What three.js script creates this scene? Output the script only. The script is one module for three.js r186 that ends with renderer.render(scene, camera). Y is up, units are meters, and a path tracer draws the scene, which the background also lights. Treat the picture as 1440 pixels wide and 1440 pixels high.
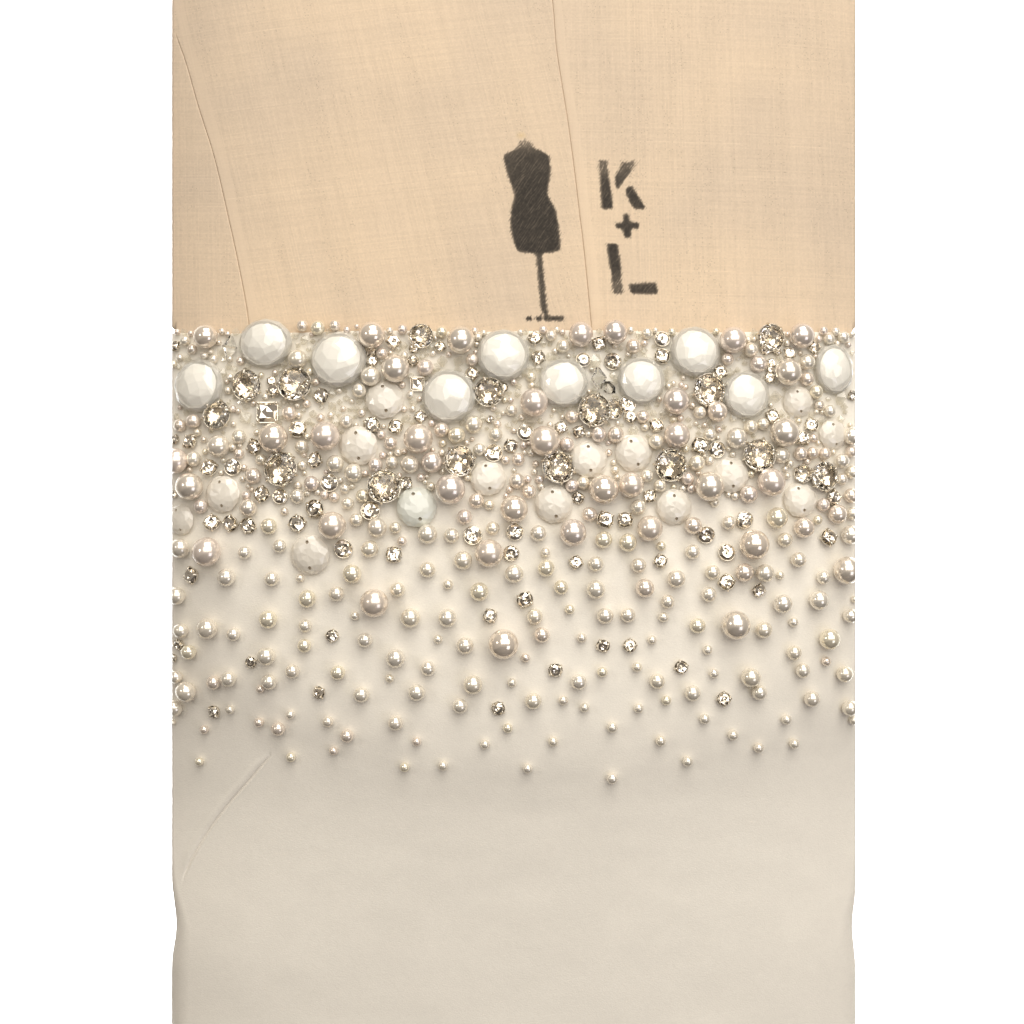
import * as THREE from 'three';
import { mergeGeometries, mergeVertices } from 'three/addons/utils/BufferGeometryUtils.js';
import { RectAreaLightUniformsLib } from 'three/addons/lights/RectAreaLightUniformsLib.js';
import { ConvexGeometry } from 'three/addons/geometries/ConvexGeometry.js';
import { Brush, Evaluator, SUBTRACTION } from 'three-bvh-csg';

// ---------------------------------------------------------------- camera, light, exposure
const CY = 1.25, D = 0.80;                 // height of the lens above the floor, distance from lens to the bust (m)
const S = 0.00023;                         // one chart unit on the bodice = 0.23 mm
const scene = new THREE.Scene();
const camera = new THREE.PerspectiveCamera(2 * Math.atan(720 * S / D) * 180 / Math.PI, 1, 0.02, 20);
camera.position.set(0, CY, D); camera.lookAt(0, CY, 0);
scene.add(camera);
const renderer = new THREE.WebGLRenderer({ antialias: true });
renderer.setSize(1024, 1024);
renderer.toneMapping = THREE.LinearToneMapping;
renderer.toneMappingExposure = 1.0;
renderer.shadowMap.enabled = true;
RectAreaLightUniformsLib.init();
scene.background = new THREE.Color().setRGB(0.23, 0.20, 0.17);   // the dim room round the dress form
function lamp(name, color, power, w, h, at, to) {
  const l = new THREE.RectAreaLight(new THREE.Color().setRGB(...color), power, w, h);
  l.name = name; l.position.set(...at); l.lookAt(...to); scene.add(l);
  return l;
}
lamp('window_light', [1, 0.966, 0.90], 2.45, 2.5, 1.35, [0.42, CY + 0.72, 1.65], [0, CY, 0]);
lamp('ceiling_light', [1, 0.95, 0.865], 3.9, 1.35, 1.35, [0.22, CY + 1.55, 0.80], [0, CY, 0]);
lamp('side_lamp_light', [1, 0.96, 0.9], 12, 0.28, 0.28, [-1.45, CY + 0.40, 1.2], [0, CY, 0]);
lamp('low_fill_light', [0.90, 0.90, 1.0], 2.0, 0.8, 0.8, [1.15, CY - 0.75, 1.35], [0, CY - 0.1, 0]);  // unseen cool fill, added to brighten the lower right of the dress
lamp('added_wall_light', [0.93, 0.96, 1], 60, 0.05, 0.8, [-0.085, CY, -0.20], [-0.20, CY, -0.5]);  // unseen strip added behind the form to burn the wall out to white
lamp('added_wall_light', [0.93, 0.96, 1], 60, 0.05, 0.8, [0.085, CY, -0.20], [0.20, CY, -0.5]);  // second added strip, for the right half of the wall

// ---------------------------------------------------------------- helpers
let seed = 20240611;
const rnd = () => { seed = (seed * 1664525 + 1013904223) >>> 0; return seed / 4294967296; };
const hash = (i, j) => { let h = (Math.imul(i | 0, 374761393) + Math.imul(j | 0, 668265263)) | 0; h = Math.imul(h ^ (h >>> 13), 1274126177); return ((h ^ (h >>> 16)) >>> 0) / 4294967296; };
const smooth = (a, b, x) => { const t = Math.min(1, Math.max(0, (x - a) / (b - a))); return t * t * (3 - 2 * t); };
function vnoise(x, y) {
  const i = Math.floor(x), j = Math.floor(y), fx = x - i, fy = y - j, u = fx * fx * (3 - 2 * fx), v = fy * fy * (3 - 2 * fy);
  return (hash(i, j) * (1 - u) + hash(i + 1, j) * u) * (1 - v) + (hash(i, j + 1) * (1 - u) + hash(i + 1, j + 1) * u) * v;
}
const used = {};
function numbered(name) { const n = used[name] = (used[name] ?? -1) + 1; return n ? `${name}_${String(n).padStart(3, '0')}` : name; }
function mesh(name, geometry, material, parent) {
  const m = new THREE.Mesh(geometry, material);
  m.name = numbered(name); m.castShadow = m.receiveShadow = true; parent.add(m);
  return m;
}
function curve(points) {                    // smooth curve through [x, value] knots
  return (x) => {
    if (x <= points[0][0]) return points[0][1];
    for (let i = 0; i < points.length - 1; i++) {
      const [x0, y0] = points[i], [x1, y1] = points[i + 1];
      if (x > x1) continue;
      const p = points[i - 1] ?? points[i], q = points[i + 2] ?? points[i + 1], h = x1 - x0, t = (x - x0) / h;
      const m0 = (y1 - p[1]) / (x1 - p[0] || h) * h, m1 = (q[1] - y0) / (q[0] - x0 || h) * h;
      return (2 * t ** 3 - 3 * t * t + 1) * y0 + (t ** 3 - 2 * t * t + t) * m0 + (3 * t * t - 2 * t ** 3) * y1 + (t ** 3 - t * t) * m1;
    }
    return points[points.length - 1][1];
  };
}

// ---------------------------------------------------------------- the body: chest, bust and waist as a depth over width and height
const profile = curve([[-340, -44], [0, -25], [250, -14], [460, -6.5], [640, -1.6], [800, 0], [930, -1.2], [1010, -3.1], [1058, -5.0], [1085, -6.6], [1112, -8.5], [1150, -10.9], [1215, -14.2], [1300, -18.0], [1390, -21.6], [1480, -25.2], [1700, -33]]);
function depth(x, y) {
  const u = x / 0.1106, v = 720 - (y - CY) / S;
  const sag = (u < 0 ? 150 : 75) * u * u * smooth(620, 900, v) * (1 - smooth(1120, 1400, v));
  return 0.001 * (profile(v + sag) - 10 * u * u - 5 * u ** 6);
}
function on(X, Y, off = 0) {                // the point of the body under chart position X, Y, raised by off
  const p = new THREE.Vector3();
  for (let i = 0, z = 0; i < 7; i++) { const k = (D - z) / D; p.set((X - 720) * S * k, CY + (720 - Y) * S * k, z); z = depth(p.x, p.y) + off; p.z = z; }
  return p;
}
function normalAt(p) {
  const e = 0.0012;
  return new THREE.Vector3(-(depth(p.x + e, p.y) - depth(p.x - e, p.y)) / (2 * e), -(depth(p.x, p.y + e) - depth(p.x, p.y - e)) / (2 * e), 1).normalize();
}
const hump = (a, m, b, v) => v < m ? smooth(a, m, v) : 1 - smooth(m, b, v);
const leftEdge = (v) => 241.7 + 6.3 * hump(1232, 1305, 1366, v);     // the waist draws in
const rightEdge = (v) => 1203.2 - 4.8 * hump(1248, 1306, 1374, v);
const BACK = -0.125;
// one half of a body's side, from the front round to the back: rounded corner, flank
function sideRow(v, side, off, round) {
  const X = side < 0 ? leftEdge(v) : rightEdge(v);
  const q = X - side * round, inner = on(q, v, off), near = on(q - side * 3, v, off), m = Math.max(0, (near.z - inner.z) / Math.abs(inner.x - near.x));
  const t0 = Math.atan(m), r = round * S / (1 - Math.sin(t0)), ze = inner.z - r * Math.cos(t0);     // the corner takes up the slope of the front
  const xe = (X - 720) * S * (D - ze) / D, wide = Math.abs(xe - inner.x), row = [];
  for (let k = 0; k <= 14; k++) { const t = t0 + k / 14 * (Math.PI / 2 - t0); row.push([inner.x + side * wide * (Math.sin(t) - Math.sin(t0)) / (1 - Math.sin(t0)), inner.y, inner.z - r * (Math.cos(t0) - Math.cos(t))]); }
  for (let k = 1; k <= 5; k++) row.push([xe * (1 - 0.10 * (k / 5) ** 2), inner.y, ze + (BACK - ze) * k / 5]);
  return row;
}
function sheet(rows, closed = false) {
  const pos = [], idx = [], n = rows[0].length;
  for (const row of rows) for (const p of row) pos.push(p[0], p[1], p[2]);
  for (let i = 0; i < rows.length - 1; i++) for (let j = 0; j < (closed ? n : n - 1); j++) {
    const a = i * n + j, b = i * n + (j + 1) % n, c = a + n, d = b + n;
    idx.push(a, c, b, b, c, d);
  }
  const g = new THREE.BufferGeometry();
  g.setAttribute('position', new THREE.Float32BufferAttribute(pos, 3)); g.setIndex(idx); g.computeVertexNormals();
  return g;
}
function cap(row, flip) {
  const pos = [], idx = [], n = row.length;
  let cx = 0, cz = 0; for (const p of row) { cx += p[0] / n; cz += p[2] / n; }
  for (const p of row) pos.push(...p);
  pos.push(cx, row[0][1], cz);
  for (let j = 0; j < n; j++) flip ? idx.push(j, (j + 1) % n, n) : idx.push((j + 1) % n, j, n);
  const g = new THREE.BufferGeometry();
  g.setAttribute('position', new THREE.Float32BufferAttribute(pos, 3)); g.setIndex(idx); g.computeVertexNormals();
  return g;
}
const FABRIC = 0.236;                      // metres covered by one turn of the canvas texture
function flatUV(g, size, x0, y0) {
  const p = g.attributes.position, uv = new Float32Array(p.count * 2);
  for (let i = 0; i < p.count; i++) { uv[i * 2] = (p.getX(i) - x0) / size; uv[i * 2 + 1] = (p.getY(i) - y0) / size; }
  g.setAttribute('uv', new THREE.BufferAttribute(uv, 2));
  return g;
}

// ---------------------------------------------------------------- seams of the form
const seamLeft = curve([[-340, 150], [34, 242.7], [87, 261], [150, 279], [220, 301], [314, 323], [382, 337.5], [447, 349], [600, 366]]);
const seamCentre = curve([[-340, 724], [0, 776.7], [67, 782.5], [117, 790], [173, 799], [237, 807.5], [296, 814.5], [354, 821.5], [440, 830], [600, 845]]);

// ---------------------------------------------------------------- canvas of the form: weave, slubs, stencil print
const TX0 = -FABRIC / 2, TY0 = CY + (720 - 640) * S, N = 2048;
function stencil() {                       // the black print, drawn in the canvas' own metres
  const c = document.createElement('canvas'); c.width = c.height = N;
  const g = c.getContext('2d'); g.fillStyle = '#000'; g.fillRect(0, 0, N, N);
  const at = (X, Y) => { const p = on(X, Y); return [(p.x - TX0) / FABRIC * N, N - (p.y - TY0) / FABRIC * N]; };
  const shape = (grey, pts, soft) => {
    g.fillStyle = `rgb(${grey},${grey},${grey})`; g.beginPath();
    const q = pts.map((p) => at(680 + p[0] / 5.143, 160 + p[1] / 5.143));
    if (!soft) q.forEach((p, i) => i ? g.lineTo(...p) : g.moveTo(...p));
    else q.forEach((p, i) => { const b = q[(i + 1) % q.length], m = [(p[0] + b[0]) / 2, (p[1] + b[1]) / 2]; i ? g.quadraticCurveTo(...p, ...m) : g.moveTo(...m); });
    g.closePath(); g.fill();
  };
  shape(255, [[250, 185], [300, 178], [345, 185], [365, 235], [420, 262], [478, 300], [484, 350], [486, 420], [474, 500], [463, 575], [480, 620], [520, 690], [540, 780], [550, 870], [556, 940], [553, 990], [490, 1005], [400, 1016], [320, 1008], [240, 994], [218, 930], [198, 850], [190, 780], [196, 700], [222, 610], [222, 570], [195, 510], [172, 440], [148, 370], [136, 300], [190, 265], [235, 245]]);
  shape(255, [[375, 1012], [428, 1012], [450, 1250], [470, 1458], [414, 1458], [395, 1250]]);
  shape(255, [[298, 1463], [592, 1463], [594, 1497], [300, 1499]]);
  shape(255, [[825, 325], [900, 330], [915, 480], [942, 690], [856, 690], [840, 480]]);
  shape(255, [[1000, 335], [1122, 336], [1060, 440], [962, 558], [944, 462]]);
  shape(255, [[1066, 508], [1182, 690], [1090, 690], [1055, 640], [1020, 552]]);
  shape(255, [[1012, 722], [1048, 722], [1064, 800], [1072, 898], [1014, 898], [1004, 800]]); shape(255, [[948, 790], [1122, 780], [1132, 832], [960, 836]], true);
  shape(255, [[948, 788], [1122, 780], [1132, 832], [958, 836]]);
  shape(255, [[888, 934], [968, 934], [1000, 1130], [1016, 1310], [930, 1310], [915, 1130]]);
  shape(255, [[1050, 1228], [1250, 1218], [1268, 1308], [1060, 1304]]);
  const raw = g.getImageData(0, 0, N, N).data, out = new Float32Array(N * N);   // ink that bled into the threads
  for (let y = 6; y < N - 6; y++) for (let x = 6; x < N - 6; x++) {
    let t = 0; for (let b = -6; b <= 6; b += 3) for (let a = -6; a <= 6; a += 3) t += raw[((y + b) * N + x + a) * 4];
    out[y * N + x] = t / 25 / 255;
  }
  return out;
}
function canvasTextures() {
  const ink = stencil(), rgb = new Uint8Array(N * N * 4), high = new Uint8Array(N * N * 4);
  const base = [0.825, 0.748, 0.655];       // sRGB of the cloth itself
  for (let row = 0; row < N; row++) {
    const y = TY0 + row / N * FABRIC, v = 720 - (y - CY) / S * 0.985;
    const sl = (seamLeft(v) - 720) * S * 1.02, sc = (seamCentre(v) - 720) * S * 1.02;
    for (let col = 0; col < N; col++) {
      const x = TX0 + col / N * FABRIC, k = (row * N + col) * 4;
      const panel = x < sl ? 0 : x < sc ? 1 : 2, ca = [0.04, 0.25, 0.015][panel], cb = [0.05, -0.10, 0.01][panel];
      const a = x + y * ca, b = y + x * cb;                       // across the warp, across the weft
      const w = a / 0.00048 + 0.35 * vnoise(y * 300, a * 400), f = b / 0.00048 + 0.35 * vnoise(a * 300 + 50, b * 400), i = Math.floor(w), j = Math.floor(f);
      const wi = hash(i, panel + 3) - 0.5 + 0.9 * (vnoise(i * 3.7, y * 160) - 0.5), fj = hash(j, panel + 91) - 0.5 + 0.9 * (vnoise(j * 5.3, x * 120 + 9) - 0.5);
      const slub = hash(j, panel + 7) > 0.982 ? smooth(0.55, 0.85, vnoise(j * 9.1, x * 60)) : 0;
      const patch = smooth(0.42, 0.75, 0.6 * vnoise(a * 190 + 20 * panel, y * 34) + 0.4 * vnoise(a * 900, y * 90));
      const near = panel === 1 ? x - sl : panel === 2 ? x - sc : 1;  // doubled cloth of the seam allowance is closer woven
      const open = near > 0 && near < 0.0034 ? 0.15 : 1;
      const du = w - i - 0.5, dv = f - j - 0.5, hole = smooth(0.33, 0.5, Math.max(Math.abs(du), Math.abs(dv))) ;
      const dot = hash(i * 3 + 11, j * 5 + panel) > 0.988 - 0.05 * patch ? patch * smooth(0.5, 0.2, Math.hypot(du, dv)) : 0;
      const stain = vnoise(x * 28 + 3, y * 28) - 0.5 + 0.5 * (vnoise(x * 75, y * 75 + 8) - 0.5);
      let t = 1 + (0.022 * wi + 0.020 * fj + 0.035 * (hash(i, j * 7 + panel) - 0.5)) * (0.35 + 0.65 * open) + 0.025 * slub - 0.035 * hole * (0.2 + patch) * open - 0.13 * dot * open + 0.06 * stain + (open < 1 ? 0.014 : 0);
      let r = base[0] * t, g = base[1] * t * (1 - 0.008 * stain), bl = base[2] * t * (1 - 0.03 * stain);
      const sp = Math.hypot((x - 0.0030) / 0.0021, (y - (CY + (720 - 190) * S * 1.02)) / 0.0016);   // small yellow stain above the print
      if (sp < 1) { bl *= 1 - 0.10 * (1 - sp); g *= 1 - 0.02 * (1 - sp); }
      let p = ink[(N - 1 - row) * N + col];
      if (p > 0) {
        const X = 720 + x / S / 1.02, letters = X > 832;      // where the stencil was dabbed thinner
        if (letters) p *= 1 - 0.10 * vnoise(x * 500, y * 500) - 0.36 * smooth(268, 226, v) - 0.30 * smooth(372, 400, v) * (X < 882 ? 1 : 0.25);
        else p *= 1 - 0.50 * smooth(222, 190, v) - 0.24 * smooth(355, 362, v) + (0.2 - 0.5 * smooth(0.40, 0.70, vnoise(x * 700, 5))) * smooth(438, 444, v) - 0.10 * smooth(735, 712, X) - 0.10 * smooth(270, 225, v);
        const h1 = x * 0.82 - y * 0.57, h2 = x * 0.57 + y * 0.82;
        const hatch = 0.26 * (0.5 + 0.5 * Math.sin(h1 / 0.00078 * 6.283 + 9 * vnoise(h1 * 330, h2 * 300))) + 0.56 * vnoise(h1 * 3400, h2 * 420) + 0.18 * vnoise(h1 * 700, h2 * 300), fleck = vnoise(x * 1900, y * 1900);
        const c = smooth(0.26, 0.66, p + 0.62 * (hatch - 0.5) * (1.45 - p) + 0.22 * (fleck - 0.5));
        const q = c * (0.975 - 0.25 * smooth(0.50, 0.88, hatch) * (1.45 - 0.85 * p) - 0.10 * fleck) * (0.42 + 0.58 * p), d = 1;
        r = r * (1 - q) + 0.165 * d * q; g = g * (1 - q) + 0.148 * d * q; bl = bl * (1 - q) + 0.130 * d * q;
      }
      rgb[k] = Math.min(255, r * 255); rgb[k + 1] = Math.min(255, g * 255); rgb[k + 2] = Math.min(255, bl * 255); rgb[k + 3] = 255;
      const over = (i + j) & 1 ? 0.5 - du * du : 0.5 - dv * dv, hh = 120 + 90 * (over - 0.4) + 30 * (wi + fj) + 25 * slub - 60 * hole * open - 60 * dot * open;
      high[k] = high[k + 1] = high[k + 2] = Math.max(0, Math.min(255, hh)); high[k + 3] = 255;
    }
  }
  const make = (data, srgb) => { const t = new THREE.DataTexture(data, N, N); t.magFilter = THREE.LinearFilter; t.minFilter = THREE.LinearMipmapLinearFilter; t.generateMipmaps = true; t.wrapS = t.wrapT = THREE.RepeatWrapping; if (srgb) t.colorSpace = THREE.SRGBColorSpace; t.needsUpdate = true; return t; };
  return [make(rgb, true), make(high, false)];
}
const [canvasColor, canvasHeight] = canvasTextures();
const canvasCloth = new THREE.MeshStandardMaterial({ map: canvasColor, bumpMap: canvasHeight, bumpScale: 0.00006, roughness: 0.92, side: THREE.DoubleSide });

// ---------------------------------------------------------------- the white wall behind
const wallMaterial = new THREE.MeshStandardMaterial({ color: 0xf6f6f4, roughness: 0.9 });
const wall = mesh('back_wall', new THREE.BoxGeometry(4, 3, 0.1), wallMaterial, scene);
wall.position.set(0, 1.5, -0.55); wall.userData = { kind: 'structure', label: 'plain bright white wall behind the dress form' };

const floor = mesh('floor', new THREE.BoxGeometry(4, 0.1, 5), new THREE.MeshStandardMaterial({ color: 0x3a2f26, roughness: 0.6 }), scene);
floor.position.set(0, -0.05, 1.9); floor.userData = { kind: 'structure', label: 'dark floor below the dress form' };

// ---------------------------------------------------------------- the dress form
const form = new THREE.Group(); form.name = 'dress_form'; scene.add(form);
form.userData = { label: 'cream linen dress form with black stencilled mannequin and letters, standing under the beaded bodice', category: 'dress form' };
const vTop = -330, vLow = 540, formRows = [];
for (let v = vTop; v <= vLow; v += 10) formRows.push(v);
const GAP = 0.07, TURN = [[0, -0.0004], [0.35, -0.00015], [1.1, -0.00004], [2.4, 0]];
function panelRow(v, a, b, leftSeam, rightSeam, n, open = 1) {
  const row = [];
  const raised = (X) => leftSeam ? 0.00018 * smooth(1, 5, X - a) * (1 - smooth(13, 17, X - a)) : 0;
  if (leftSeam) for (const [d, o] of TURN) row.push(on(a + (GAP + d) * open, v, o * open).toArray());
  const x0 = leftSeam ? a + (GAP + 3) * open : a, x1 = rightSeam ? b - (GAP + 3) * open : b;
  for (let k = 0; k <= n; k++) { const X = x0 + (x1 - x0) * k / n; row.push(on(X, v, raised(X)).toArray()); }
  if (rightSeam) for (const [d, o] of [...TURN].reverse()) row.push(on(b - (GAP + d) * open, v, o * open).toArray());
  return row;
}
const CORNER = 4, seamL = (v) => Math.max(seamLeft(v), leftEdge(v) - 20);
{
  const rowsL = [], rowsM = [], rowsR = [], rowsB = [];
  for (const v of formRows) {
    const L = leftEdge(v) + CORNER, R = rightEdge(v) - CORNER, s = Math.max(seamL(v), L + 1.5), sideL = sideRow(v, -1, 0, CORNER).reverse(), sideR = sideRow(v, 1, 0, CORNER);
    if (v > 466) for (const p of [...sideL, ...sideR]) p[0] *= 0.975;      // under the dress the form is a little slimmer
    const cut = smooth(L - 1, L + 4, seamL(v));   // higher up this seam runs over the shoulder's side
    rowsL.push([...sideL, ...panelRow(v, L + 0.1, s, false, true, 24, cut)]);
    { const m = panelRow(v, s, seamCentre(v), true, false, 90, cut), t = panelRow(v, s, seamCentre(v), false, true, 90); rowsM.push([...m.slice(0, 4), ...t.slice(4)]); }
    rowsR.push([...panelRow(v, seamCentre(v), R - 0.1, true, false, 80), ...sideR]);
    const a = sideR[sideR.length - 1], b = sideL[0], back = [];
    for (let k = 0; k <= 20; k++) { const t = k / 20; back.push([a[0] + (b[0] - a[0]) * t, a[1], BACK - 0.02 * Math.sin(Math.PI * t)]); }
    rowsB.push(back);
  }
  for (const [name, rows, label] of [['side_panel', rowsL, 'plain canvas panel left of the slanted seam'], ['front_panel', rowsM, 'wide canvas panel with the printed mannequin'], ['front_panel', rowsR, 'canvas panel with the two stencilled letters'], ['back_panel', rowsB]]) {
    const m = mesh(name, flatUV(sheet(rows), FABRIC, TX0, TY0), canvasCloth, form);
    if (label) m.userData.label = label;
  }
  const ring = (i) => [...rowsL[i], ...rowsM[i], ...rowsR[i], ...rowsB[i]];
  mesh('neck_cap', flatUV(mergeGeometries([cap(ring(0), true), cap(ring(formRows.length - 1), false)]), FABRIC, TX0, TY0), canvasCloth, form);
}

// ---------------------------------------------------------------- the dress
const dress = new THREE.Group(); dress.name = 'dress'; scene.add(dress);
dress.userData = { label: 'ivory strapless dress with pearls and crystals sewn along its top, on the dress form', category: 'dress' };
function crepe() {
  const n = 1024, size = 0.06, rgb = new Uint8Array(n * n * 4), high = new Uint8Array(n * n * 4);
  const tile = (x, y, p) => { const i = Math.floor(x), j = Math.floor(y), fx = x - i, fy = y - j, m = (q) => ((q % p) + p) % p; return (hash(m(i), m(j)) * (1 - fx) + hash(m(i + 1), m(j)) * fx) * (1 - fy) + (hash(m(i), m(j + 1)) * (1 - fx) + hash(m(i + 1), m(j + 1)) * fx) * fy; };
  for (let r = 0; r < n; r++) for (let c = 0; c < n; c++) {
    const k = (r * n + c) * 4, u = c / n, v = r / n;
    const h = 0.5 * tile(u * 220, v * 420, 220) + 0.3 * tile(u * 110, v * 330, 110) + 0.2 * tile(u * 40 + 3, v * 40, 40), low = tile(u * 9, v * 9, 9) - 0.5;
    high[k] = high[k + 1] = high[k + 2] = 255 * h; high[k + 3] = 255;
    const t = 1 + 0.05 * (h - 0.5) + 0.014 * low;
    rgb[k] = 240 * t; rgb[k + 1] = 234.5 * t; rgb[k + 2] = 224 * t; rgb[k + 3] = 255;
  }
  const make = (data, srgb) => { const t = new THREE.DataTexture(data, n, n); t.magFilter = THREE.LinearFilter; t.minFilter = THREE.LinearMipmapLinearFilter; t.generateMipmaps = true; t.wrapS = t.wrapT = THREE.RepeatWrapping; if (srgb) t.colorSpace = THREE.SRGBColorSpace; t.needsUpdate = true; return t; };
  return { map: make(rgb, true), bumpMap: make(high, false), size };
}
const cr = crepe();
const ivory = new THREE.MeshPhysicalMaterial({ map: cr.map, bumpMap: cr.bumpMap, bumpScale: 0.00005, roughness: 0.8, sheen: 0.25, sheenRoughness: 0.6, sheenColor: new THREE.Color(0.9, 0.88, 0.85), side: THREE.DoubleSide });
const CLOTH = 0.0012;
const dart = curve([[1064, 379], [1072, 372], [1100, 348], [1130, 322], [1160, 299], [1190, 280], [1220, 264], [1250, 252]]);
const topEdge = (X) => 466 + 4 * ((722 - X) / 480) ** 2 * (X < 722 ? 1 : 0.8) + 1.2 * Math.sin(X * 0.021);
const ease = (X, v) => 0.00020 * smooth(470, 560, v) * (vnoise(X / 95 + v / 400, v / 44) + 0.4 * vnoise(X / 40 + 7, v / 22) - 0.7);   // the cloth does not lie perfectly smooth
function dressRow(v, off, round, hemmed) {
  const L = leftEdge(v) + round, R = rightEdge(v) - round, front = [];
  for (let k = 0; k <= 560; k++) {
    const t = k / 560, X = L + (R - L) * (t < 0.36 ? t * 0.42 : 0.1512 + (t - 0.36) * 0.8488 / 0.64), past = v > 1055 && v < 1262 ? dart(v) - X : -9;     // the dart is a narrow groove with a soft fold beside it
    front.push(on(X, hemmed ? v + topEdge(X) - 466 : v, off - (0.00055 * Math.exp(-((past / 1.7) ** 2)) - 0.0003 * Math.exp(-(((past - 9) / 6) ** 2)) - 0.00010 * Math.exp(-(((past + 3.5) / 2.4) ** 2))) * smooth(1055, 1075, v) * smooth(1262, 1235, v) * smooth(2, 20, X - L) + ease(X, v) * smooth(0, 40, X - L) * smooth(0, 40, R - X)).toArray());
  }
  const sl = sideRow(v, -1, off, round).reverse(), sr = sideRow(v, 1, off, round), back = [];
  if (hemmed) for (const [row, X] of [[sl, L], [sr, R]]) for (const p of row) p[1] -= (topEdge(X) - 466) * S;
  const a = sr[sr.length - 1], b = sl[0];
  for (let k = 1; k < 20; k++) { const t = k / 20; back.push([a[0] + (b[0] - a[0]) * t, a[1], BACK - 0.022 * Math.sin(Math.PI * t)]); }
  return [...sl.slice(0, -1), ...front, ...sr.slice(1), ...back];
}
{
  const rows = [dressRow(470, 0.0001, 5, true), dressRow(466.6, 0.0001, 5, true), dressRow(465.4, 0.0006, 5, true), dressRow(466, 0.0011, 5, true), dressRow(469, CLOTH, 5, true)];
  for (let v = 476; v <= 500; v += 8) rows.push(dressRow(v, CLOTH, 5, true));
  for (let v = 512; v <= 1640; v += v > 1050 && v < 1266 ? 1.5 : 6) rows.push(dressRow(v, CLOTH, 4 + 24 * smooth(1190, 1370, v)));
  const body = mergeGeometries([sheet(rows, true), cap(rows[rows.length - 1], false)]);
  mesh('bodice', flatUV(body, cr.size, 0, CY), ivory, dress);
}

// ---------------------------------------------------------------- beads: shapes (unit radius, +z away from the cloth)
function gem(n, rings, jitter = 0, turn = 0) {
  const pts = rings.map(([r, z, half = 0], i) => {
    const out = [];
    for (let k = 0; k < (r ? n : 1); k++) { const t = (k + half) / n * Math.PI * 2 + turn, j = i && i < rings.length ? jitter : 0; out.push([r * Math.cos(t) * (1 + j * (rnd() - 0.5)), r * Math.sin(t) * (1 + j * (rnd() - 0.5)), z + j * 0.7 * (rnd() - 0.5)]); }
    return out;
  });
  const pos = [], tri = (a, b, c) => pos.push(...a, ...b, ...c);
  for (let i = 0; i < pts.length - 1; i++) {
    const A = pts[i], B = pts[i + 1], ha = rings[i][2] ?? 0, hb = rings[i + 1][2] ?? 0;
    for (let k = 0; k < n; k++) {
      if (A.length === 1) { tri(A[0], B[(k + 1) % n], B[k]); continue; }
      const a = A[k % n], a2 = A[(k + 1) % n];
      if (B.length === 1) { tri(a, a2, B[0]); continue; }
      if (hb >= ha) { const b = B[k], b2 = B[(k + 1) % n]; tri(a, a2, b); tri(a2, b2, b); }
      else { const b = B[(k + 1) % n], b0 = B[k]; tri(a, b, b0); tri(a, a2, b); }
    }
  }
  const g = new THREE.BufferGeometry();
  g.setAttribute('position', new THREE.Float32BufferAttribute(pos, 3)); g.computeVertexNormals();
  g.setAttribute('uv', new THREE.Float32BufferAttribute(new Float32Array(pos.length / 3 * 2), 2));
  return g;
}
function cutDome(n, wide, low, high, jitter) {   // a dome of many irregular flat facets
  const pts = [];
  for (let k = 0; k < 15; k++) { const t = (k + 0.4 * rnd()) / 15 * Math.PI * 2; pts.push(new THREE.Vector3(wide * Math.cos(t), wide * Math.sin(t), low), new THREE.Vector3(wide * Math.cos(t + 0.2), wide * Math.sin(t + 0.2), low + 0.09)); }
  for (let k = 0; k < n; k++) {
    const q = Math.sqrt((k + 0.6) / (n + 1.5)), t = k * 2.39996 + jitter * (rnd() - 0.5), r = wide * 0.97 * q;
    pts.push(new THREE.Vector3(r * Math.cos(t), r * Math.sin(t), low + 0.06 + (high - low - 0.06) * Math.sqrt(1 - (q * 0.985) ** 2)));
  }
  const g = new ConvexGeometry(pts);
  g.setAttribute('uv', new THREE.Float32BufferAttribute(new Float32Array(g.attributes.position.count * 2), 2));
  return g;
}
const ballShape = new THREE.SphereGeometry(1, 36, 24);
const cabShapes = [0, 1, 2, 3].map(() => cutDome(34, 1, -0.08, 0.56, 0.7));
const coreShapes = [0, 1, 2, 3].map(() => cutDome(17, 0.85, -0.04, 0.40, 1.1));
const rimShape = gem(12, [[0.985, -0.08], [0.97, 0.05], [0.88, 0.16, 0.5], [0.70, 0.06], [0, 0.05]], 0.04);
const cutShapes = [0, 1, 2, 3].map(() => gem(8, [[0, -0.30], [0.42, -0.16], [0.90, 0.07, 0.5], [0.92, 0.12], [0.76, 0.32, 0.5], [0.50, 0.43], [0, 0.46]], 0.08, rnd()));
const chipShapes = [0, 1, 2, 3].map(() => gem(6, [[0.9, -0.1], [0.9, 0.18], [0.72, 0.50, 0.5], [0.40, 0.55], [0.2, 0.40, 0.5], [0, 0.55]], 0.22, rnd()));
const rivoliShapes = [0, 1].map(() => gem(10, [[0.9, -0.05], [0.88, 0.18], [0.62, 0.34, 0.5], [0.34, 0.30], [0.22, 0.12, 0.5], [0, 0.26]], 0.10, rnd()));
const squareShape = gem(4, [[1.22, -0.1], [1.22, 0.14], [0.86, 0.40], [0.52, 0.26, 0.5], [0, 0.42]], 0.10, Math.PI / 4);
const foilShapes = [0, 1, 2].map(() => gem(8, [[0.95, 0.05], [0.66, -0.17, 0.5], [0.40, -0.30], [0.18, -0.36, 0.5], [0, -0.47]], 0.12, rnd()));
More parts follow.
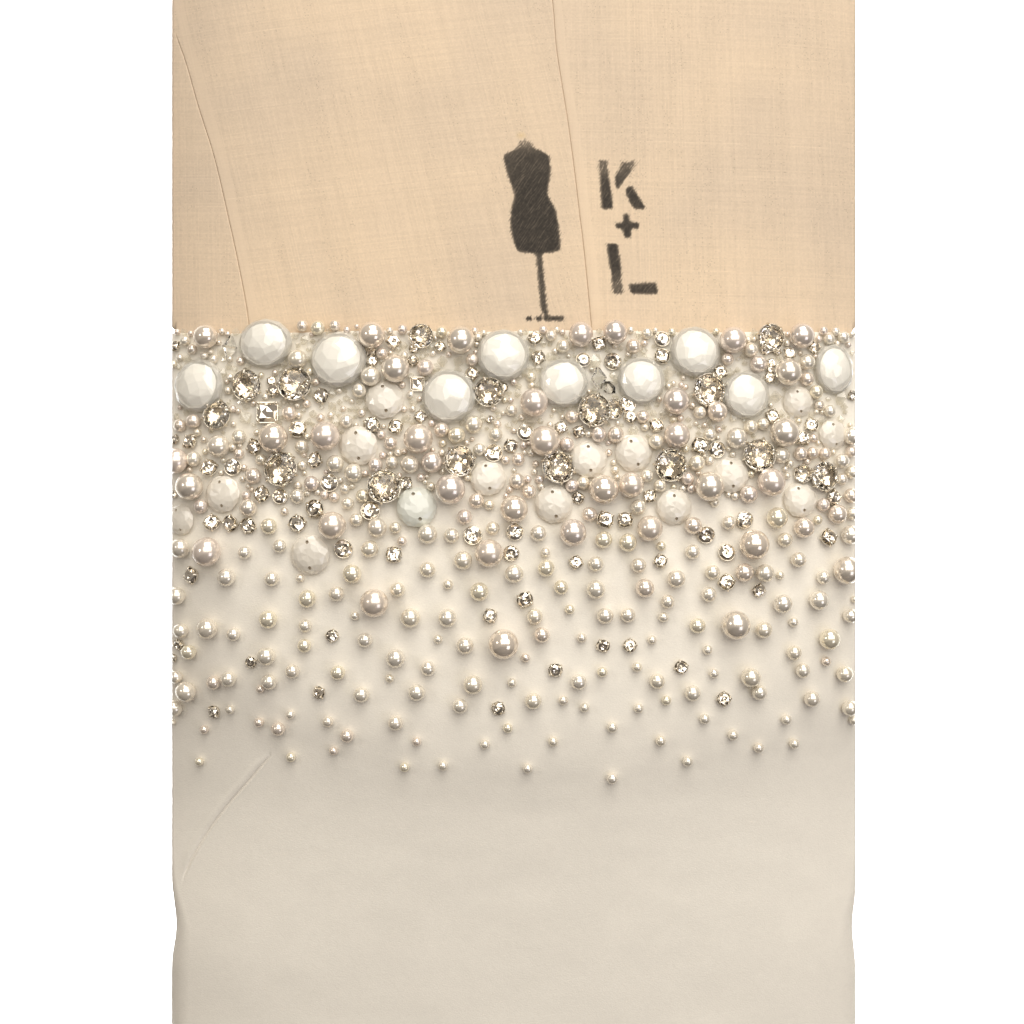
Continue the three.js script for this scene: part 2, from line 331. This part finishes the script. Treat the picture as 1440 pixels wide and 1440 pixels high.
function cup(claws, r = 1, wide = 0.15) {
  const parts = [new THREE.LatheGeometry([[0.55, -0.55], [0.80, -0.45], [0.97, -0.05], [1.0, 0.10], [0.95, 0.13], [0.90, 0.02]].map(([a, b]) => new THREE.Vector2(a * r, b)), 20).rotateX(Math.PI / 2)];
  for (let k = 0; k < claws; k++) {
    const t = (k + 0.5) / claws * Math.PI * 2, c = new THREE.CatmullRomCurve3([[1.0, -0.1], [1.02, 0.14], [0.93, 0.34], [0.80, 0.44]].map(([a, z]) => new THREE.Vector3(a * r * Math.cos(t), a * r * Math.sin(t), z)));
    parts.push(new THREE.TubeGeometry(c, 6, wide * 0.55, 6, false), new THREE.SphereGeometry(wide * 0.62, 8, 6).translate(0.80 * r * Math.cos(t), 0.80 * r * Math.sin(t), 0.44));
  }
  return mergeGeometries(parts);
}
const cupShape = cup(6), smallCupShape = cup(4, 1, 0.26), ringCupShape = new THREE.LatheGeometry([[0.6, -0.5], [0.93, -0.3], [1.0, 0.05], [0.98, 0.17], [0.90, 0.17], [0.86, 0.05]].map(([a, b]) => new THREE.Vector2(a, b)), 28).rotateX(Math.PI / 2);
const squareCup = (() => { const p = []; for (let k = 0; k < 4; k++) { const t = k * Math.PI / 2; p.push(new THREE.BoxGeometry(0.07, 1.84, 0.44).translate(0.90, 0, -0.16).rotateZ(t), new THREE.CapsuleGeometry(0.15, 0.22, 4, 8).rotateX(Math.PI / 2).translate(0.80, 0.80, 0.20).rotateZ(t)); } return mergeGeometries(p); })();
const biconeShape = (() => { const a = new THREE.CylinderGeometry(0.22, 1, 0.85, 6, 1).translate(0, 0.425, 0), b = a.clone().rotateX(Math.PI), g = mergeGeometries([a, b]).toNonIndexed(); g.computeVertexNormals(); return g; })();
const discShapes = [0, 1].map((i) => {      // faceted round sew-on stone with its two holes
  const solid = gem(11, [[0, -0.16], [0.88, -0.16], [1, 0], [0.97, 0.07, 0.5], [0.82, 0.22], [0.60, 0.34, 0.5], [0.34, 0.385], [0, 0.395]], 0.04, i);
  const e = new Evaluator(); e.attributes = ['position', 'normal', 'uv'];
  let body = new Brush(mergeVertices(solid)); body.updateMatrixWorld();
  for (const s of [-1, 1]) {
    const drill = new Brush(new THREE.CylinderGeometry(0.088, 0.088, 2, 14).rotateX(Math.PI / 2).translate(0, s * 0.64, 0)); drill.updateMatrixWorld();
    body = e.evaluate(body, drill, SUBTRACTION);
  }
  const g = body.geometry.toNonIndexed(); g.clearGroups(); g.computeVertexNormals();
  return g;
});
const threadShape = new THREE.CylinderGeometry(0.08, 0.08, 0.1, 10).rotateX(Math.PI / 2);

// ---------------------------------------------------------------- beads: materials
const rgb = (r, g, b) => new THREE.Color().setRGB(r, g, b);
const nacre = (r, g, b, metal = 0.46 + 0.18 * rnd()) => new THREE.MeshPhysicalMaterial({ color: rgb(r, g, b), metalness: metal, roughness: 0.12 + 0.14 * rnd(), clearcoat: 0.5 + 0.5 * rnd(), clearcoatRoughness: 0.04 + 0.06 * rnd() });
const blush = [[0.87, 0.77, 0.67], [0.86, 0.76, 0.68], [0.88, 0.80, 0.70], [0.85, 0.76, 0.69], [0.89, 0.79, 0.68]].map((c) => nacre(...c));
const cream = [[0.90, 0.83, 0.70], [0.90, 0.84, 0.73], [0.89, 0.83, 0.72], [0.90, 0.80, 0.70], [0.91, 0.85, 0.75], [0.88, 0.81, 0.70], [0.90, 0.83, 0.67]].map((c) => nacre(...c));
const crystal = [rgb(0.95, 0.89, 0.79), rgb(0.92, 0.85, 0.74), rgb(0.97, 0.92, 0.83)].map((color) => new THREE.MeshPhysicalMaterial({ color, metalness: 0.92, roughness: 0.06, clearcoat: 0.6, clearcoatRoughness: 0.02, flatShading: true }));
const glassStone = new THREE.MeshPhysicalMaterial({ color: rgb(0.99, 0.95, 0.88), transmission: 1, thickness: 0.004, roughness: 0, ior: 1.5, flatShading: true });
const silver = new THREE.MeshStandardMaterial({ color: rgb(0.82, 0.765, 0.67), metalness: 1, roughness: 0.22 });
const frosted = new THREE.MeshPhysicalMaterial({ color: rgb(0.985, 0.985, 0.965), transmission: 0.9, thickness: 0, roughness: 0.07, ior: 1.7, flatShading: true });
const smoky = new THREE.MeshPhysicalMaterial({ color: rgb(0.68, 0.65, 0.605), roughness: 0.35, transmission: 0.25, thickness: 0, flatShading: true });
const milk = new THREE.MeshPhysicalMaterial({ color: rgb(0.955, 0.925, 0.88), roughness: 0.35, flatShading: true });
const opal = new THREE.MeshPhysicalMaterial({ color: rgb(0.94, 0.89, 0.80), roughness: 0.24, transmission: 0.22, thickness: 0, clearcoat: 1, clearcoatRoughness: 0.05, ior: 1.6, flatShading: true });
const paleOpal = new THREE.MeshPhysicalMaterial({ color: rgb(0.86, 0.87, 0.80), roughness: 0.28, transmission: 0.2, thickness: 0, clearcoat: 1, clearcoatRoughness: 0.05, ior: 1.6, flatShading: true });
const clear = new THREE.MeshPhysicalMaterial({ color: rgb(0.97, 0.96, 0.93), transmission: 0.9, thickness: 0, roughness: 0.04, ior: 1.7, flatShading: true });
const clearGlass = new THREE.MeshPhysicalMaterial({ color: rgb(0.99, 0.98, 0.95), transmission: 1, thickness: 0.003, roughness: 0.02, ior: 1.33, flatShading: true });
const threadMaterial = new THREE.MeshStandardMaterial({ color: rgb(0.52, 0.45, 0.36), roughness: 0.9 });

// ---------------------------------------------------------------- beads: sewing them on
const placed = [];
const project = (p) => [720 + p.x / S * D / (D - p.z), 720 - (p.y - CY) / S * D / (D - p.z)];
function seat(X, Y, h) {                    // centre of a bead that stands h above the cloth and shows at chart X, Y
  let x = X, y = Y, c = null, n = null;
  for (let i = 0; i < 4; i++) {
    const p = on(x, y, CLOTH); n = normalAt(p); c = p.addScaledVector(n, h);
    const [qx, qy] = project(c); x += X - qx; y += Y - qy;
  }
  return [c, n];
}
function orient(m, n, spin, tilt = 0) {
  const lean = new THREE.Vector3(n.x + tilt * (rnd() - 0.5), n.y + tilt * (rnd() - 0.5), n.z).normalize();
  m.quaternion.setFromUnitVectors(new THREE.Vector3(0, 0, 1), lean).multiply(new THREE.Quaternion().setFromAxisAngle(new THREE.Vector3(0, 0, 1), spin));
}
function trimmed(m, X, reach) {             // beads on the cut flank of the form end flush with it
  if (X - reach > 241.7 && X + reach < 1203.2) return m;
  m.updateMatrixWorld(true);
  m.traverse((o) => {
    const g = o.geometry.clone(), p = g.attributes.position, w = new THREE.Vector3(), inv = o.matrixWorld.clone().invert();
    for (let i = 0; i < p.count; i++) {
      w.fromBufferAttribute(p, i).applyMatrix4(o.matrixWorld);
      const k = S * (D - w.z) / D; w.x = Math.min(Math.max(w.x, (241.7 - 720) * k), (1203.2 - 720) * k);
      w.applyMatrix4(inv); p.setXYZ(i, w.x, w.y, w.z);
    }
    o.geometry = g;
  });
  return m;
}
const pick = (list) => list[Math.floor(rnd() * list.length)];
const keep = (X, Y, r) => placed.push([X, Y, r]);
function pearl(X, Y, r, material) {
  r *= 1.06;
  const big = r >= 16.5, [c] = seat(X, Y, r * S * 0.92);
  const m = mesh(r < 7.6 ? 'seed_pearl' : 'pearl', ballShape, material ?? (big ? pick(blush) : Y < 740 && rnd() < 0.35 ? pick(blush) : pick(cream)), dress);
  m.position.copy(c); m.scale.set(r * S * (0.98 + 0.04 * rnd()), r * S * (0.95 + 0.06 * rnd()), r * S); m.rotation.set(0, 0.4 * rnd(), rnd() * 6); keep(X, Y, r); trimmed(m, X, r);
  if (big) m.userData.label = 'large blush pearl';
}
function cabochon(X, Y, rx, ry = rx) {
  rx *= 1.06; ry *= 1.06;
  const [c, n] = seat(X, Y, rx * S * 0.25), m = mesh('faceted_cabochon', pick(cabShapes), frosted, dress);
  m.position.copy(c); m.scale.set(rx * S, ry * S, rx * S); orient(m, n, 0, 0.16); mesh('core', pick(coreShapes), milk, m).rotation.z = rnd() * 6; mesh('rim', rimShape, smoky, m);
  m.userData.label = 'large frosted white faceted cabochon'; keep(X, Y, rx); trimmed(m, X, rx);
}
function sewOn(X, Y, r, material = opal, turn = 0.2) {
  r *= 1.06;
  const [c, n] = seat(X, Y, r * S * 0.22), m = mesh('sew_on_stone', pick(discShapes), material, dress);
  m.position.copy(c); m.scale.setScalar(r * S); orient(m, n, turn + 0.25 * (rnd() - 0.5), 0.18);
  for (const s of [-1, 1]) mesh('hole_thread', threadShape, threadMaterial, m).position.set(0, s * 0.64, 0.07);
  m.userData.label = 'round milky sew-on stone with two holes'; keep(X, Y, r); trimmed(m, X, r);
}
function rhinestone(X, Y, r, tilt = 0.35) {
  r *= 1.13;
  const [c, n] = seat(X, Y, r * S * 0.5), m = mesh('rhinestone', pick(cutShapes), glassStone, dress);
  m.position.copy(c); m.scale.setScalar(r * S); orient(m, n, rnd() * 6, tilt); mesh('claw_setting', cupShape, silver, m); mesh('foil_back', pick(foilShapes), crystal[2], m).rotation.z = rnd() * 6;
  m.userData.label = 'large clear rhinestone in a silver claw setting'; keep(X, Y, r); trimmed(m, X, r * 1.05);
}
function chip(X, Y, r) {
  r *= 1.08;
  const [c, n] = seat(X, Y, r * S * 0.55), m = mesh('small_rhinestone', pick(chipShapes), pick(crystal), dress);
  m.position.copy(c); m.scale.setScalar(r * S * 0.95); orient(m, n, rnd() * 6, 0.7); mesh('claw_setting', smallCupShape, silver, m);
  keep(X, Y, r); trimmed(m, X, r * 1.1);
}
function rivoli(X, Y, r) {
  r *= 1.05;
  const [c, n] = seat(X, Y, r * S * 0.4), m = mesh('round_rhinestone', pick(rivoliShapes), pick(crystal), dress);
  m.position.copy(c); m.scale.setScalar(r * S); orient(m, n, rnd() * 6, 0.4); mesh('rim', ringCupShape, silver, m);
  keep(X, Y, r); trimmed(m, X, r);
}
function square(X, Y, r, spin = 0) {
  r *= 1.08;
  const [c, n] = seat(X, Y, r * S * 0.5), m = mesh('square_rhinestone', squareShape, crystal[0], dress);
  m.position.copy(c); m.scale.setScalar(r * S); orient(m, n, spin, 0.3); mesh('square_setting', squareCup, silver, m); keep(X, Y, r); trimmed(m, X, r);
}
function bicone(X, Y, r, tall = 1) {
  const [c] = seat(X, Y, r * S * 0.75), m = mesh('crystal_bead', biconeShape, (rnd(), r > 11) ? clearGlass : clear, dress);
  m.position.copy(c); m.scale.set(r * S, r * S * tall, r * S); m.rotation.set(0.5 * (rnd() - 0.5), rnd() * 6, tall > 1 ? 0.2 : rnd() * 6); keep(X, Y, r); trimmed(m, X, r * tall);
}

// ---------------------------------------------------------------- beads: where each one sits (chart units)
// row A (top)
cabochon(279, 542, 37); cabochon(373, 483, 38, 34); pearl(289, 473, 17); pearl(260, 479, 7); pearl(270, 491, 7); chip(246, 487, 8); pearl(253, 503, 5); pearl(244, 512, 5); bicone(323, 488, 12, 1.6); bicone(311, 495, 8); pearl(312, 466, 5); rhinestone(347, 542, 20); chip(385, 549, 10); chip(382, 536, 7); square(376, 580, 15); bicone(345, 587, 11); rhinestone(305, 584, 19); pearl(272, 592, 10);
cabochon(475, 505, 39); pearl(425, 458, 8); pearl(447, 461, 10); pearl(471, 458, 8); pearl(488, 464, 5); pearl(502, 459, 3.5); pearl(523, 471, 18); chip(553, 481, 10); pearl(418, 505, 13); rhinestone(414, 540, 22); chip(452, 557, 11); chip(521, 495, 8); chip(523, 508, 8); pearl(537, 497, 8); pearl(521, 529, 13.5); pearl(505, 549, 10); pearl(556, 518, 19); sewOn(541, 562, 26); bicone(487, 560, 6); bicone(505, 565, 6); bicone(467, 571, 8); bicone(440, 582, 7); pearl(407, 581, 10); pearl(487, 592, 9); chip(523, 598, 12); pearl(420, 584, 5); chip(556, 600, 10.5); bicone(440, 597, 4); bicone(428, 478, 8);
cabochon(631, 557, 37); pearl(566, 463, 7); rhinestone(592, 473, 16); chip(582, 490, 7); bicone(594, 491, 7); bicone(606, 488, 6); pearl(621, 467, 8); chip(619, 488, 8); pearl(648, 478, 19); chip(581, 507, 8); pearl(598, 517, 11); bicone(622, 508, 9); bicone(645, 508, 9); pearl(664, 506, 8.5); cabochon(708, 499, 36); chip(664, 526, 10); rhinestone(687, 551, 19); chip(708, 545, 7); square(587, 540, 10); chip(591, 586, 9); bicone(571, 588, 9); pearl(607, 595, 5); pearl(621, 604, 10); pearl(666, 597, 12); chip(689, 590, 6); pearl(719, 577, 8); bicone(678, 574, 8);
chip(752, 476, 10); pearl(775, 472, 8); pearl(791, 467, 4); pearl(792, 487, 9.5); pearl(817, 470, 17); chip(842, 483, 10); pearl(865, 467, 17); chip(757, 503, 10); cabochon(792, 538, 34); rivoli(820, 506, 10.5); bicone(838, 507, 11); rivoli(862, 508, 12); bicone(842, 532, 13, 1.4); bicone(857, 545, 12); pearl(747, 530, 7); pearl(751, 566, 19); pearl(804, 586, 9); rhinestone(836, 577, 21); rhinestone(863, 575, 13); rivoli(882, 569, 12); bicone(728, 553, 7); pearl(737, 600, 6); chip(789, 601, 9); bicone(760, 592, 5);
pearl(887, 464, 5); pearl(910, 469, 8); pearl(891, 487, 10); rivoli(931, 477, 11); chip(931, 501, 11); bicone(906, 493, 6); cabochon(902, 535, 33); cabochon(978, 494, 35); pearl(1007, 466, 5); pearl(1031, 478, 18); pearl(1023, 505, 8.5); chip(1013, 523, 10); rhinestone(997, 548, 21); bicone(942, 522, 10); pearl(947, 539, 4); pearl(958, 541, 4); pearl(964, 544, 4); pearl(951, 564, 17.5); pearl(984, 580, 9); pearl(1009, 579, 14); pearl(904, 586, 9); chip(923, 598, 10); chip(886, 587, 9); pearl(947, 590, 5); pearl(957, 588, 5); bicone(1031, 588, 7);
cabochon(1050, 555, 33); rhinestone(1084, 475, 18); chip(1077, 490, 9); pearl(1056, 492, 10); chip(1093, 494, 6); pearl(1052, 478, 5); pearl(1128, 472, 17); chip(1145, 489, 9); pearl(1151, 477, 5); pearl(1166, 477, 8); pearl(1186, 474, 8); pearl(1198, 470, 4.5); pearl(1067, 512, 11.5); chip(1084, 511, 7); chip(1082, 532, 8); chip(1083, 520, 6); chip(1110, 497, 9); pearl(1109, 523, 18.5); pearl(1135, 509, 11); pearl(1135, 533, 9.5); pearl(1148, 551, 9.5); cabochon(1173, 519, 29, 35); bicone(1091, 558, 10); sewOn(1122, 565, 21); pearl(1167, 578, 8.5); pearl(1148, 579, 4); bicone(1165, 561, 5); bicone(1182, 560, 11); chip(1198, 556, 7); chip(1086, 585, 10); chip(1141, 598, 10); pearl(1056, 600, 9.5); pearl(1073, 596, 8.5); pearl(1152, 570, 7);
// row B
pearl(247, 648, 17); pearl(253, 598, 8.5); chip(246, 618, 7); chip(267, 621, 11); pearl(307, 627, 15.5); pearl(272, 645, 10.5); pearl(336, 614, 9.5); pearl(361, 608, 4.5); pearl(384, 616, 20); chip(357, 628, 11); pearl(336, 638, 7); pearl(367, 646, 7.5); chip(294, 658, 12); rivoli(327, 657, 12); rhinestone(395, 660, 22); pearl(356, 669, 11); pearl(266, 684, 19); sewOn(313, 695, 25); chip(368, 695, 11.5); rivoli(394, 698, 11); pearl(349, 714, 12); pearl(282, 712, 9.5); sewOn(254, 731, 21); chip(298, 735, 11.5); chip(324, 736, 11.5); chip(349, 739, 11.5); pearl(378, 740, 11); chip(244, 695, 6); pearl(400, 719, 5.5);
chip(419, 604, 12.5); pearl(457, 613, 19.5); sewOn(504, 627, 26.5); pearl(424, 628, 9); chip(443, 647, 11); pearl(471, 652, 12); pearl(497, 665, 12.5); pearl(549, 623, 9); pearl(551, 650, 8.5); pearl(528, 654, 9.5); pearl(425, 654, 6.5); pearl(406, 641, 5); pearl(438, 680, 10.5); rivoli(463, 679, 12.5); pearl(418, 698, 10); pearl(485, 687, 7); pearl(470, 699, 7); pearl(510, 697, 9); pearl(489, 708, 8.5); rhinestone(540, 684, 22); chip(571, 680, 9.5); chip(443, 715, 13); rivoli(521, 718, 13.5); chip(418, 736, 12); pearl(467, 739, 18.5); pearl(501, 731, 9); pearl(530, 742, 13.5); pearl(556, 742, 8);
pearl(588, 617, 19.5); pearl(642, 612, 11.5); pearl(697, 611, 9.5); pearl(576, 653, 12.5); pearl(607, 650, 14); rhinestone(646, 648, 20); pearl(674, 632, 8.5); rivoli(694, 637, 12.5); chip(718, 627, 10); pearl(711, 647, 6); sewOn(686, 672, 24); pearl(592, 671, 5.5); pearl(606, 684, 6); pearl(633, 688, 20); sewOn(586, 713, 27, paleOpal); pearl(670, 704, 10); pearl(688, 710, 7); pearl(653, 727, 10.5); pearl(723, 716, 18.5); pearl(727, 676, 10.5); pearl(693, 743, 9);
rivoli(739, 608, 11.5); pearl(766, 620, 20); chip(814, 607, 9); pearl(797, 625, 10); pearl(842, 611, 10.5); pearl(866, 611, 11); pearl(736, 626, 5); pearl(729, 646, 8.5); rhinestone(785, 657, 21); sewOn(828, 646, 25); sewOn(891, 637, 25); pearl(744, 691, 9.5); pearl(761, 684, 5); sewOn(779, 709, 25.5); pearl(804, 683, 9); pearl(820, 679, 9); pearl(849, 688, 20); pearl(888, 682, 17); chip(813, 700, 8.5); pearl(829, 723, 10); chip(851, 731, 12); chip(879, 731, 11); pearl(806, 749, 18);
pearl(952, 612, 17.5); pearl(923, 621, 10.5); bicone(891, 605, 8); pearl(998, 611, 9); pearl(1011, 604, 4.5); pearl(1036, 616, 14); chip(984, 627, 12); rivoli(1008, 632, 12); rhinestone(943, 654, 21); pearl(964, 631, 5.5); pearl(980, 651, 11); pearl(998, 648, 6); sewOn(1028, 668, 24); pearl(910, 669, 9); pearl(928, 683, 9); pearl(967, 673, 9); pearl(960, 687, 5); pearl(998, 684, 19.5); chip(914, 698, 9.5); sewOn(948, 713, 24); pearl(898, 713, 10.5); pearl(914, 743, 17.5); pearl(975, 739, 11.5); pearl(1005, 707, 6); pearl(1025, 735, 9.5);
pearl(1104, 608, 20); chip(1129, 617, 10.5); pearl(1144, 616, 6); sewOn(1171, 611, 21); pearl(1198, 613, 12); rhinestone(1068, 640, 21); pearl(1099, 640, 11); pearl(1111, 652, 5.5); pearl(1126, 638, 9.5); pearl(1143, 637, 8.5); pearl(1160, 638, 8.5); pearl(1184, 648, 10); pearl(1197, 635, 8); rhinestone(1129, 666, 12); rhinestone(1159, 670, 19); pearl(1184, 674, 8); pearl(1198, 664, 9); pearl(1085, 678, 19); pearl(1107, 669, 4.5); chip(1173, 700, 11.5); sewOn(1125, 703, 23.5); pearl(1053, 695, 12); pearl(1158, 710, 9); pearl(1197, 697, 10); pearl(1093, 728, 14); pearl(1178, 723, 13); pearl(1150, 731, 6.5); pearl(1199, 722, 9); pearl(1131, 742, 14); rivoli(1047, 731, 12);
// row C
pearl(253, 771, 13); pearl(290, 776, 20); pearl(344, 777, 9); pearl(393, 768, 9); chip(269, 809, 11.5); pearl(318, 812, 12); pearl(382, 814, 10); pearl(422, 813, 5.5); sewOn(436, 780, 27); pearl(248, 838, 12); pearl(432, 842, 12); pearl(377, 871, 12.5); pearl(291, 884, 14); pearl(254, 887, 10); pearl(328, 892, 9); chip(251, 906, 8); chip(244, 925, 6); pearl(265, 917, 10.5); pearl(429, 880, 9); pearl(428, 908, 9.5); pearl(374, 923, 12.5); chip(353, 931, 8);
rivoli(483, 772, 13); pearl(520, 772, 12); chip(554, 780, 11.5); pearl(565, 761, 6.5); pearl(601, 751, 13); pearl(495, 807, 12.5); pearl(601, 801, 10.5); pearl(559, 829, 10); pearl(473, 835, 10); pearl(526, 848, 19); pearl(499, 866, 6); pearl(577, 869, 13); pearl(629, 869, 12.5); pearl(630, 822, 6.5); chip(467, 894, 9); pearl(513, 900, 10); pearl(616, 899, 6); pearl(556, 926, 13); pearl(602, 940, 10);
pearl(635, 753, 10); rivoli(665, 753, 13); rivoli(724, 748, 12); pearl(757, 750, 11); pearl(688, 778, 18.5); rivoli(719, 778, 11); pearl(651, 788, 12.5); pearl(723, 807, 12.5); pearl(767, 777, 6.5); pearl(768, 799, 11.5); chip(810, 791, 9.5); pearl(674, 832, 12.5); pearl(789, 826, 10); chip(738, 843, 11.5); pearl(752, 867, 10.5); pearl(801, 857, 6.5); chip(689, 866, 10); pearl(708, 906, 20); pearl(654, 908, 11.5); pearl(762, 893, 10.5); pearl(739, 925, 6); pearl(818, 897, 6.5);
pearl(849, 759, 11.5); pearl(883, 763, 12.5); pearl(930, 768, 6.5); chip(929, 789, 9.5); pearl(974, 776, 10); rivoli(993, 752, 12); pearl(838, 793, 10.5); pearl(898, 795, 10); pearl(951, 814, 12); pearl(907, 827, 12.5); pearl(838, 829, 12.5); pearl(1002, 805, 10); pearl(997, 836, 10); pearl(939, 846, 9.5); pearl(851, 866, 11); pearl(883, 865, 10); pearl(933, 868, 7); pearl(981, 880, 10.5); chip(848, 908, 9.5); chip(886, 908, 9.5); pearl(917, 900, 6); pearl(995, 914, 6.5);
rivoli(1022, 777, 12); pearl(1061, 766, 20); pearl(1104, 759, 10); chip(1165, 756, 12); pearl(1196, 752, 13); pearl(1123, 787, 10.5); pearl(1047, 805, 12.5); pearl(1076, 806, 12.5); pearl(1097, 809, 5.5); chip(1022, 819, 11.5); chip(1067, 830, 9.5); pearl(1158, 812, 9.5); pearl(1191, 802, 18.5); pearl(1101, 849, 13); pearl(1152, 844, 13); pearl(1035, 879, 19.5); pearl(1074, 886, 11.5); pearl(1116, 875, 6.5); pearl(1196, 866, 10); pearl(1202, 843, 5); pearl(1167, 899, 14); pearl(1117, 918, 10); pearl(1162, 930, 6.5);
// row D
pearl(247, 952, 9); pearl(261, 973, 14); pearl(245, 996, 11); pearl(300, 960, 9.5); pearl(321, 955, 10.5); pearl(411, 944, 9.5); pearl(378, 959, 10.5); pearl(366, 969, 5.5); chip(449, 974, 9); pearl(475, 946, 10); chip(301, 1001, 9.5); pearl(323, 998, 6); pearl(287, 1026, 6); pearl(364, 1016, 6.5); pearl(391, 1025, 9.5); pearl(408, 1005, 6); pearl(461, 1015, 7.5); pearl(280, 1071, 6); pearl(409, 1065, 6.5); pearl(469, 1056, 6); pearl(243, 1016, 4);
pearl(548, 954, 5.5); pearl(508, 977, 10.5); pearl(586, 974, 11); pearl(665, 963, 13); pearl(647, 993, 10); chip(701, 996, 9.5); pearl(720, 960, 6); pearl(556, 1017, 10); pearl(488, 1035, 9); pearl(586, 1043, 6); pearl(714, 1024, 6.5); pearl(682, 1047, 6.5); pearl(569, 1079, 6.5); pearl(623, 1077, 6.5);
chip(781, 942, 10); pearl(814, 959, 10.5); pearl(847, 945, 7); pearl(896, 938, 6.5); pearl(924, 958, 10.5); chip(958, 938, 9.5); pearl(750, 986, 11); pearl(792, 985, 6.5); pearl(822, 995, 6.5); pearl(898, 996, 6.5); pearl(937, 985, 6.5); pearl(861, 1023, 7); pearl(778, 1043, 6.5); pearl(929, 1042, 7); pearl(742, 1081, 6.5); pearl(861, 1095, 7.5);
pearl(1004, 947, 6.5); pearl(1056, 953, 13.5); pearl(1068, 974, 10); pearl(974, 975, 10.5); chip(1018, 983, 10); pearl(1129, 943, 10); pearl(1188, 948, 11); pearl(1142, 983, 11); pearl(1195, 996, 11); pearl(1200, 1013, 6); pearl(991, 1011, 7); pearl(1106, 1012, 7); pearl(1031, 1034, 7); pearl(1067, 1052, 7); pearl(1117, 1046, 7); pearl(967, 1071, 7);

// small clear crystals and seed pearls that fill the gaps of the dense band
for (let tries = 0, n = 0; tries < 9000 && n < 240; tries++) {
  const X = 246 + rnd() * 953, band = rnd(), Y = band < 0.35 ? topEdge(X) - 3 + 8 * rnd() : 470 + 230 * rnd() ** 1.6, r = (band < 0.35 ? 4 : 3.2) + 3.0 * rnd();
  if (placed.some(([a, b, q]) => Math.hypot(a - X, b - Y) < q * 0.93 + r * 0.85)) continue;
  if (Y < 615 && rnd() < 0.45) bicone(X, Y, r * 1.15); else pearl(X, Y, r);
  n++;
}

for (let tries = 0, n = 0; tries < 4000 && n < 70; tries++) {   // bigger clear beads that crowd in between the stones of the top rows
  const X = 250 + rnd() * 945, Y = 472 + 128 * rnd(), r = 5 + 4.5 * rnd();
  if (placed.some(([a, b, q]) => Math.hypot(a - X, b - Y) < q * 0.85 + r * 0.62)) continue;
  bicone(X, Y, r, 1 + 0.3 * rnd()); n++;
}

renderer.render(scene, camera);
